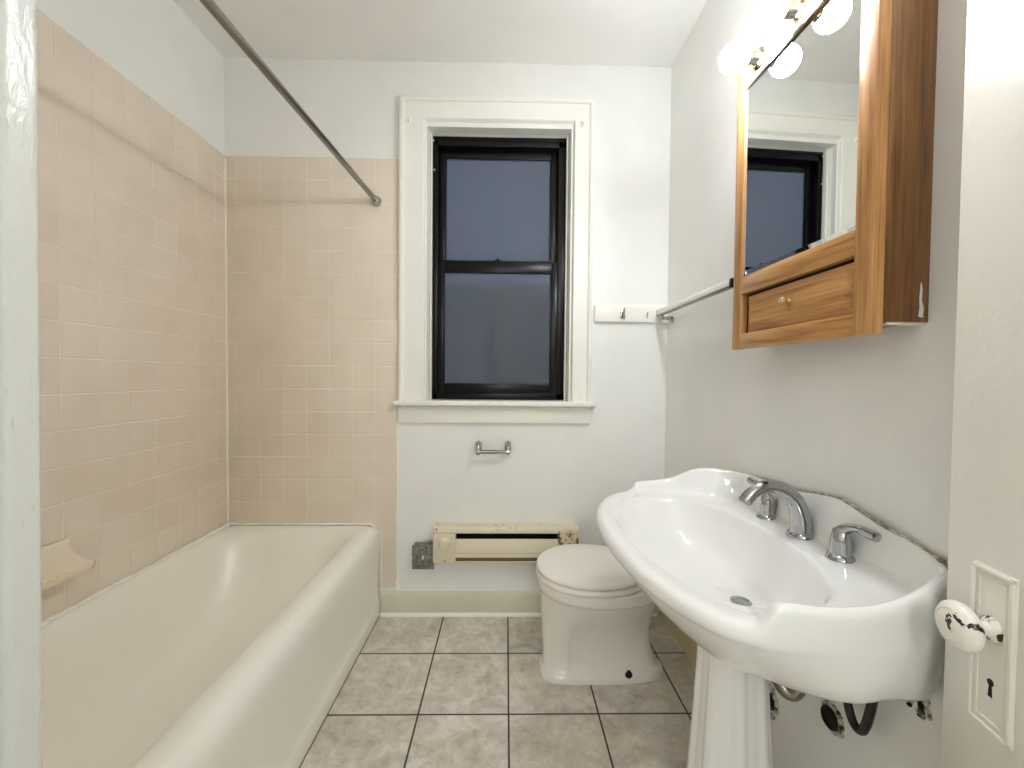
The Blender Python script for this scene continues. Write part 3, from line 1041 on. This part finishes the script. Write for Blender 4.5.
def inset(i, d):
    return loop[i][0] + norms[i][0] * d, loop[i][1] + norms[i][1] * d


DECK = 0.776
bowl_c = (0.484, 1.008); bowl_a, bowl_b = 0.194, 0.325
pc = (0.575, 1.005)


def bowl_pt(i, s_=1.0, c=bowl_c):
    x, y = loop[i][0], loop[i][1]
    # remap the outline angle so the back points spread over the back of the bowl
    th = math.atan2((y - c[1]) / bowl_b, (x - c[0]) / (bowl_a if x < c[0] else 0.30))
    e = 2.35
    ct, st = math.cos(th), math.sin(th)
    rr_ = (abs(ct) ** e + abs(st) ** e) ** (-1 / e)
    return c[0] + bowl_a * s_ * rr_ * ct, c[1] + bowl_b * s_ * rr_ * st


def toward(p, d, c=pc):
    dx, dy = c[0] - p[0], c[1] - p[1]
    L = math.hypot(dx, dy)
    d = min(d, L * 0.98)
    return p[0] + dx / L * d, p[1] + dy / L * d


SR = []
def ring(fn):
    SR.append([Vector((min(p[0], 0.7806), p[1], p[2])) for p in (fn(i) for i in range(N))])   # flat against the wall
def bk(i):
    return sst(0.36, 0.60, loop[i][0])
def under(i, df, zf, db, zb_):
    b = bk(i)
    w = sst(0.60, 0.76, loop[i][0])
    p = toward(loop[i], df * (1 - b) + db * b, (pc[0] + (loop[i][0] - pc[0]) * w, pc[1]))
    # never beyond the wall side
    lift = 0.020 * (1 - sst(0.60, 0.74, loop[i][0])) - 0.022 * sst(0.66, 0.78, loop[i][0])
    k = 1 - sst(0.62, 0.70, zb_)
    return (p[0], p[1], zf * (1 - b) + (zb_ + lift * k) * b)
def gring(i):
    dx, dy = loop[i][0] - pc[0], loop[i][1] - pc[1]
    th = math.atan2(dy, dx)
    return (pc[0] + 0.075 * math.cos(th), pc[1] + 0.080 * math.sin(th), 0.545)
ring(gring)
ring(lambda i: tuple((Vector(gring(i)) * 0.5 + Vector(under(i, 0.205, 0.590, 0.14, 0.604)) * 0.5)))
ring(lambda i: under(i, 0.190, 0.590, 0.100, 0.604))
ring(lambda i: under(i, 0.150, 0.612, 0.062, 0.606))
ring(lambda i: under(i, 0.110, 0.640, 0.036, 0.614))
ring(lambda i: under(i, 0.070, 0.675, 0.020, 0.634))
ring(lambda i: under(i, 0.036, 0.712, 0.010, 0.680))
ring(lambda i: under(i, 0.017, 0.735, 0.004, 0.728))
ring(lambda i: under(i, 0.012, 0.743, 0.002, 0.742))
ring(lambda i: (inset(i, 0.003)[0], inset(i, 0.003)[1], 0.750))
ring(lambda i: (loop[i][0], loop[i][1], loop[i][2] - 0.020))
ring(lambda i: (*inset(i, 0.0025), loop[i][2] - 0.009))
ring(lambda i: (*inset(i, 0.008), loop[i][2] - 0.0025))
ring(lambda i: (*inset(i, loop[i][3] * 0.45), loop[i][2]))
ring(lambda i: (*inset(i, loop[i][3] * 0.75), loop[i][2] - 0.003))
ring(lambda i: (*inset(i, loop[i][3] * 1.0), max(DECK, loop[i][2] - 0.012) if loop[i][2] > 0.79 else 0.776))
def foot(i):
    w = loop[i][3]
    wide = w + (loop[i][2] - DECK) * (0.35 - 0.22 * sst(0.70, 0.77, loop[i][0]))
    return (*inset(i, wide), DECK + (0.004 if loop[i][2] > 0.79 else -0.002))
ring(foot)
def deck_in(i, t):
    f = Vector(foot(i)); bp = bowl_pt(i, 1.0)
    return (f.x + (bp[0] - f.x) * t, f.y + (bp[1] - f.y) * t, f.z + (DECK - 0.004 - f.z) * t)
ring(lambda i: deck_in(i, 0.15))
ring(lambda i: deck_in(i, 0.88))
ring(lambda i: deck_in(i, 1.0))
dc = (0.582, 0.985)
for s_, dz in ((0.965, 0.012), (0.93, 0.030), (0.88, 0.056), (0.80, 0.088), (0.69, 0.118), (0.55, 0.139), (0.40, 0.151), (0.25, 0.157), (0.13, 0.160)):
    def f(i, s_=s_, dz=dz):
        bp = bowl_pt(i, 1.0)
        k = 1 - s_
        return (dc[0] * k + bp[0] * s_, dc[1] * k + bp[1] * s_, DECK - dz)
    ring(f)
bm = B()
rings(bm, SR, True, True)
basin = link('basin', bm, M['porcelain'], snk, ang=75)
mod = basin.modifiers.new('sub', 'SUBSURF'); mod.levels = 1; mod.render_levels = 1
bm = B(); lathe(bm, (dc[0], dc[1], DECK - 0.1605), (0, 0, 1), [(0, 0), (0.024, 0), (0.024, 0.003), (0.017, 0.004), (0.015, 0.002), (0, 0.002)], 24)
link('drain', bm, M['chrome'], basin)
# pedestal: fluted column flaring at foot
bm = B()
rr_ = []
for z, rx, fl in ((0.0, 0.128, 0), (0.02, 0.130, 0), (0.035, 0.124, 0), (0.05, 0.112, 0.3), (0.10, 0.103, 0.8), (0.18, 0.097, 1), (0.30, 0.089, 1), (0.40, 0.083, 1), (0.47, 0.080, 1), (0.505, 0.080, 0.5), (0.53, 0.082, 0.0), (0.56, 0.088, 0.0)):
    row = []
    for k in range(96):
        t = 2 * PI * k / 96
        # concave flutes: eight panels
        u = (t / (2 * PI) * 8 + 0.35) % 1.0
        g = sst(0.14, 0.26, u) * (1 - sst(0.74, 0.86, u))
        r = rx * (1 - 0.09 * fl * g)
        row.append(Vector((0.573 + r * math.cos(t), 1.005 + r * 1.02 * math.sin(t), z)))
    rr_.append(row)
rings(bm, rr_, True, True)
link('pedestal', bm, M['porcelain'], snk, ang=60)

# faucet: spout and two lever handles sit on the deck
bm = B()
bead(bm, (0.7735, 0.70, 0.846), (0.7735, 0.80, 0.864), 0.0040, 14, 0.0018)
bead(bm, (0.7735, 0.80, 0.864), (0.7735, 0.925, 0.890), 0.0035, 14, 0.0018)
bead(bm, (0.7735, 0.925, 0.890), (0.7735, 1.06, 0.872), 0.0030, 14, 0.0015)
bead(bm, (0.7735, 1.06, 0.872), (0.7735, 1.24, 0.864), 0.0030, 14, 0.0015)
link('old_sealant', bm, M['grime'], snk, label='dirty brown sealant line')
fc = empty('widespread_faucet', (0.735, 1.004, DECK), 'chrome two-handle faucet with arched spout on the sink ledge', 'faucet')
FX, FY, FZ = 0.733, 0.992, DECK - 0.001
bm = B()
lathe(bm, (FX, FY, FZ), (0, 0, 1), [(0, 0), (0.031, 0), (0.031, 0.005), (0.029, 0.010), (0.025, 0.013), (0, 0.014)], 30)
link('base_ring', bm, M['chrome'], fc)
bm = B()
pts = curve([(FX, FY, FZ + 0.010), (FX - 0.003, FY, FZ + 0.045), (FX - 0.018, FY, FZ + 0.088), (FX - 0.050, FY, FZ + 0.117), (FX - 0.088, FY, FZ + 0.125), (FX - 0.122, FY, FZ + 0.112), (FX - 0.142, FY, FZ + 0.089)], 6)
rads = [0.0255 + (0.0155 - 0.0255) * min(1, i / (len(pts) * 0.62)) for i in range(len(pts))]
tube(bm, pts, rads, 22)
lathe(bm, pts[-1], (-0.5, 0, -0.85), [(0, -0.004), (0.0158, -0.004), (0.0160, 0.002), (0.0135, 0.006), (0.010, 0.006), (0.010, 0.002), (0, 0.002)], 22)
link('spout', bm, M['chrome'], fc)


def handle(hx, hy_, tip):
    hb = B()
    lathe(hb, (hx, hy_, FZ), (0, 0, 1), [(0, 0), (0.028, 0), (0.028, 0.004), (0.024, 0.010), (0.0205, 0.012), (0.0200, 0.016), (0.0205, 0.030), (0.0195, 0.046), (0.0165, 0.060), (0.010, 0.069), (0, 0.071)], 30)
    h = link('handle', hb, M['chrome'], fc)
    lb = B()
    a = Vector((hx, hy_, FZ + 0.056)); t = Vector(tip)
    d = t - a
    pts = curve([a - d * 0.06, a + d * 0.15 + Vector((0, 0, 0.012)), a + d * 0.45 + Vector((0, 0, 0.014)), a + d * 0.75 + Vector((0, 0, 0.006)), t], 6)
    rd = [0.0150 - 0.0068 * min(1, i / 10) + (0.0020 if i > 14 else 0) for i in range(len(pts))]
    rd[-1] *= 0.6
    tube(lb, pts, rd, 16)
    link('lever', lb, M['chrome'], h)


handle(0.734, 1.126, (0.722, 1.196, FZ + 0.090))
handle(0.729, 0.868, (0.731, 0.784, FZ + 0.080))

# ------------------------------------------------------------------ plumbing under the sink
tp_ = empty('drain_trap', (0.70, 1.03, 0.35), 'tarnished chrome drain trap under the sink going into the wall', 'drain trap')
bm = B()
tube(bm, curve([(0.665, 1.03, 0.58), (0.668, 1.02, 0.49), (0.680, 0.985, 0.418), (0.700, 0.962, 0.404), (0.725, 0.955, 0.455), (0.755, 0.965, 0.478), (0.782, 0.975, 0.480)], 6), 0.016, 16)
link('trap_pipe', bm, M['steel'], tp_)
bm = B(); lathe(bm, (0.781, 0.975, 0.480), (-1, 0, 0), [(0, 0), (0.030, 0), (0.026, 0.006), (0.018, 0.010), (0, 0.011)], 24)
link('wall_flange', bm, M['chrome'], tp_)


def ragged(name, y, z, r, label, cat, inner=True, asp=1.0):
    e = empty(name, (XR, y, z), label, cat)
    bm = B()
    nn_ = 28
    o_ = [r * (1.35 + 0.28 * random.random()) for _ in range(nn_)]
    rr2 = []
    for fct, dx in ((1.0, 0.0), (0.9, 0.004), (0.75, 0.007), (0.66, 0.003), (0.64, 0.0)):
        rr2.append([Vector((XR - dx - 0.0005, y + math.cos(2 * PI * k / nn_) * o_[k] * fct, z + asp * math.sin(2 * PI * k / nn_) * o_[k] * fct)) for k in range(nn_)])
    rings(bm, rr2, False, False)
    link('broken_plaster_rim', bm, M['plaster'], e)
    if inner:
        bm = B(); lathe(bm, (XR - 0.0005, y, z), (-1, 0, 0), [(0, 0), (r * 1.02, 0), (r * 1.02, 0.010), (r * 0.86, 0.013), (r * 0.8, 0.006), (0, 0.006)], 24)
        link('pipe_stub', bm, M['dark'], e)
    return e


ragged('capped_pipe', 0.941, 0.362, 0.024, 'black capped pipe stub in ragged plaster on wall under the sink', 'pipe')
ragged('cut_pipe', 1.162, 0.225, 0.022, 'dark pipe stub on the wall, half hidden behind the pedestal, upper', 'pipe', asp=1.5)
ragged('shutoff_opening', 1.185, 0.100, 0.018, 'dark pipe opening low on the wall behind the pedestal', 'pipe', asp=1.4)
e = empty('plaster_patch', (XR, 0.75, 0.555), 'small broken plaster patch on wall beneath the sink corner', 'plaster patch')
bm = B()
for k in range(9):
    yy, zz = 0.755 + random.uniform(-0.03, 0.035), 0.560 + random.uniform(-0.022, 0.018)
    lathe(bm, (XR + 0.002, yy, zz), (-1, random.uniform(-.3, .3), random.uniform(-.3, .3)), [(0.002, 0), (random.uniform(0.006, 0.013), 0.001), (0.004, 0.007), (0, 0.008)], 7)
link('crumbs', bm, M['plaster'], e)
bm = B()
for k in range(3):
    yy, zz = 0.745 + random.uniform(-0.015, 0.02), 0.552 + random.uniform(-0.015, 0.012)
    lathe(bm, (XR + 0.001, yy, zz), (-1, 0.2, 0.2), [(0.002, 0), (random.uniform(0.005, 0.009), 0.004), (0, 0.010)], 5)
link('dark_chip', bm, M['dark'], e)
bm = B()
tube(bm, curve([(0.748, 0.885, 0.60), (0.750, 0.878, 0.53), (0.748, 0.862, 0.462), (0.744, 0.840, 0.434), (0.742, 0.818, 0.440), (0.744, 0.806, 0.48), (0.748, 0.802, 0.53), (0.750, 0.802, 0.60)], 6), 0.0085, 12)
link('supply_hose', bm, M['rubber'], label='black rubber hose looping down beneath the sink', cat='hose')

# ------------------------------------------------------------------ toilet
TOILET_X = 0.40
tl = empty('toilet', (TOILET_X, 1.60, 0), 'off-white toilet with closed round lid, beyond the pedestal sink', 'toilet')
TYC = 1.605


def tsec(x0, x1, hw, z, nose=0.5, e1=2.2, e2=2.6, yc=TYC, n=96, waist=0.0):
    """horizontal section, pointed along x: front (x0) and back (x1) half superellipses."""
    xm = x0 + (x1 - x0) * nose
    out = []
    for k in range(n):
        t = 2 * PI * k / n
        ct, st = math.cos(t), math.sin(t)
        e = e2 if ct > 0 else e1
        r = (abs(ct) ** e + abs(st) ** e) ** (-1 / e)
        ax = (x1 - xm) if ct > 0 else (xm - x0)
        px = xm + ax * r * ct
        w = 1.0 - waist * sst(0.235, 0.265, px) * (1 - sst(0.50, 0.56, px))
        out.append(Vector((px, yc + hw * r * st * w, z)))
    return out


bm = B()
S = [tsec(0.136, 0.626, 0.086, 0.0, 0.30, 3.6, 3.0), tsec(0.134, 0.626, 0.087, 0.012, 0.30, 3.6, 3.0), tsec(0.138, 0.622, 0.084, 0.024, 0.30, 3.6, 3.0),
     tsec(0.144, 0.614, 0.078, 0.031, 0.30, 3.6, 3.0), tsec(0.148, 0.592, 0.067, 0.039, 0.30, 3.4, 2.8, waist=0.06), tsec(0.147, 0.585, 0.066, 0.075, 0.30, 3.4, 2.4, waist=0.12),
     tsec(0.145, 0.570, 0.072, 0.13, 0.32, 3.0, 2.4, waist=0.16), tsec(0.142, 0.570, 0.088, 0.19, 0.36, 2.6, 2.4, waist=0.14), tsec(0.140, 0.580, 0.112, 0.24, 0.40, 2.4, 2.4, waist=0.07),
     tsec(0.138, 0.592, 0.138, 0.29, 0.43, 2.2, 2.4), tsec(0.135, 0.600, 0.158, 0.325, 0.45, 2.1, 2.5), tsec(0.133, 0.604, 0.166, 0.338, 0.45, 2.1, 2.5),
     tsec(0.128, 0.606, 0.178, 0.344, 0.45, 2.1, 2.5), tsec(0.126, 0.606, 0.181, 0.352, 0.45, 2.1, 2.5), tsec(0.126, 0.606, 0.181, 0.378, 0.45, 2.1, 2.5),
     tsec(0.130, 0.604, 0.177, 0.385, 0.45, 2.1, 2.5), tsec(0.20, 0.56, 0.12, 0.385, 0.45, 2.1, 2.5)]
rings(bm, S, True, True)
body = link('bowl', bm, M['toilet'], tl, ang=60)
bm = B()
lathe(bm, (0.470, TYC - 0.067, 0.030), (0.0, -0.35, 1), [(0, -0.004), (0.017, -0.004), (0.018, 0.001), (0.013, 0.004), (0, 0.004)], 9)
lathe(bm, (0.472, TYC - 0.069, 0.030), (0.05, -0.15, 1), [(0, 0), (0.010, 0), (0.006, 0.012), (0, 0.016)], 8)
link('floor_bolt', bm, M['dark'], body, label='exposed rusty black floor bolt')
bm = B()
S = [tsec(0.120, 0.555, 0.186, 0.388, 0.46, 2.1, 2.1), tsec(0.117, 0.557, 0.189, 0.393, 0.46, 2.1, 2.1), tsec(0.117, 0.557, 0.189, 0.403, 0.46, 2.1, 2.1),
     tsec(0.121, 0.554, 0.185, 0.408, 0.46, 2.1, 2.1), tsec(0.20, 0.50, 0.12, 0.408, 0.46, 2.1, 2.1)]
rings(bm, S, True, True)
link('seat_ring', bm, M['seat'], tl, ang=60)
bm = B()
S = [tsec(0.126, 0.552, 0.181, 0.4115, 0.46, 2.1, 2.1), tsec(0.121, 0.556, 0.186, 0.415, 0.46, 2.1, 2.1), tsec(0.120, 0.556, 0.187, 0.422, 0.46, 2.1, 2.1),
     tsec(0.124, 0.553, 0.183, 0.4285, 0.46, 2.1, 2.1), tsec(0.134, 0.543, 0.173, 0.4315, 0.46, 2.1, 2.1), tsec(0.20, 0.50, 0.12, 0.433, 0.46, 2.1, 2.1), tsec(0.30, 0.40, 0.04, 0.434, 0.46, 2.1, 2.1)]
rings(bm, S, True, True)
link('lid', bm, M['seat'], tl, ang=60)
for s_ in (-1, 1):
    bm = B(); box(bm, 0.556, 0.580, TYC + s_ * 0.075 - 0.016, TYC + s_ * 0.075 + 0.016, 0.385, 0.420, 0.005, 3)
    link('hinge', bm, M['seat'], tl)
bm = B()
rings(bm, [rrect(0.598, 0.762, TYC - 0.150, TYC + 0.150, 0.03, 0.386), rrect(0.592, 0.762, TYC - 0.158, TYC + 0.158, 0.035, 0.42), rrect(0.588, 0.764, TYC - 0.165, TYC + 0.165, 0.035, 0.600)], True, True)
link('tank', bm, M['toilet'], tl)
bm = B()
rings(bm, [rrect(0.582, 0.768, TYC - 0.172, TYC + 0.172, 0.036, 0.6005), rrect(0.580, 0.769, TYC - 0.174, TYC + 0.174, 0.036, 0.618), rrect(0.586, 0.765, TYC - 0.168, TYC + 0.168, 0.036, 0.626)], True, True)
link('tank_lid', bm, M['toilet'], tl)

tl.location.x += 0.007

# ------------------------------------------------------------------ door, open against the sink side
DE = Vector((0.686, 0.618, 0))                                 # free edge, room face
DD = Vector((-0.205, -0.979, 0)).normalized()                  # from free edge towards the hinges
DN = Vector((-0.979, 0.205, 0)).normalized()                   # outwards from the visible face
door = empty('door_1', tuple(DE + DD * 0.64), kind='structure')


def dbox(bm, s0, s1, d0, d1, z0, z1, bev=0.0, seg=2):
    t = bmesh.new()
    bmesh.ops.create_cube(t, size=1)
    for v in t.verts:
        s_ = (s0 + s1) / 2 + v.co.x * (s1 - s0); d = (d0 + d1) / 2 + v.co.y * (d1 - d0); z = (z0 + z1) / 2 + v.co.z * (z1 - z0)
        v.co = Vector((s_, d, z))
    if bev > 0:
        bmesh.ops.bevel(t, geom=t.edges[:], offset=bev, segments=seg, profile=0.5, affect='EDGES')
    for v in t.verts:
        s_, d, z = v.co
        v.co = DE + DD * s_ + DN * d + Vector((0, 0, z))
    merge(bm, t)
    return bm


def dpt(s_, d, z):
    return DE + DD * s_ + DN * d + Vector((0, 0, z))


bm = B()
dbox(bm, 0.0, 0.655, -0.035, 0.0, 0.012, 2.03, 0.0025)
link('door_leaf', bm, M['door'], door)
bm = B()
dbox(bm, 0.047, 0.110, -0.001, 0.0035, 0.682, 0.908, 0.0025, 2)
# raised border rim and stepped inner panel
for (a0, a1, z0, z1) in ((0.0475, 0.0535, 0.684, 0.906), (0.1035, 0.1095, 0.684, 0.906), (0.0475, 0.1095, 0.684, 0.690), (0.0475, 0.1095, 0.900, 0.906)):
    dbox(bm, a0, a1, 0.002, 0.0065, z0, z1, 0.002, 2)
for (a0, a1, z0, z1) in ((0.0585, 0.0620, 0.696, 0.894), (0.0950, 0.0985, 0.696, 0.894), (0.0585, 0.0985, 0.696, 0.6995), (0.0585, 0.0985, 0.8905, 0.894)):
    dbox(bm, a0, a1, 0.002, 0.0048, z0, z1, 0.0012, 2)
esc = link('escutcheon_plate', bm, M['door'], door)
bm = B()
KZ = 0.826
ks = 0.0800
lathe(bm, dpt(ks, 0.003, KZ), DN, [(0, 0), (0.0165, 0), (0.017, 0.003), (0.014, 0.006), (0.0095, 0.008), (0.0085, 0.014), (0.0105, 0.018), (0.0095, 0.022), (0, 0.022)], 28)
link('knob_collar', bm, M['chipped2'], esc, label='collar with paint worn off to dark metal')
bm = B()
kd = (DN + Vector((0.10, 0.0, -0.03))).normalized()
lathe(bm, dpt(ks, 0.022, KZ), DN, [(0, 0), (0.009, 0), (0.013, 0.004), (0.024, 0.008), (0.030, 0.013), (0.0325, 0.019), (0.0315, 0.025), (0.027, 0.030), (0.0225, 0.0325), (0.0215, 0.0315), (0.0195, 0.0330), (0.012, 0.0350), (0, 0.0358)], 40)
link('door_knob', bm, M['chipped'], door, label='round white knob with chipped paint')
bm = B()
lathe(bm, dpt(0.080, 0.0034, 0.752), DN, [(0, 0), (0.0048, 0), (0.0048, 0.0006), (0, 0.0006)], 16)
t = B()
vs = [dpt(0.080 - 0.0018, 0.004, 0.750), dpt(0.080 + 0.0018, 0.004, 0.750), dpt(0.080 + 0.0032, 0.004, 0.732), dpt(0.080 - 0.0032, 0.004, 0.732)]
vb = [v - DN * 0.001 for v in vs]
rings(bm, [vb, vs], True, True)
t.free()
link('keyhole', bm, M['dark'], esc)

# globe added in the hallway as fill light, unseen behind the viewpoint
PL = Vector((0.12, -1.35, 1.90))
hl = empty('hallway_fill_globe', tuple(PL), 'added fill light, an unseen white globe hanging in the hallway outside the bathroom door', 'fill light')
bm = B(); lathe(bm, (PL.x, PL.y, ZC), (0, 0, -1), [(0, 0), (0.06, 0), (0.055, 0.02), (0.01, 0.03), (0, 0.03)], 32)
link('ceiling_rose', bm, M['chrome'], hl)
bm = B(); tube(bm, [(PL.x, PL.y, ZC - 0.02), (PL.x, PL.y, PL.z + 0.19)], 0.004, 8)
link('cord', bm, M['rubber'], hl)
bm = B(); lathe(bm, PL, (0, 0, -1), [(0.20 * math.sin(PI * k / 14), -0.20 * math.cos(PI * k / 14)) for k in range(0, 15)], 28)
link('fill_globe', bm, M['hall_fill'], hl)
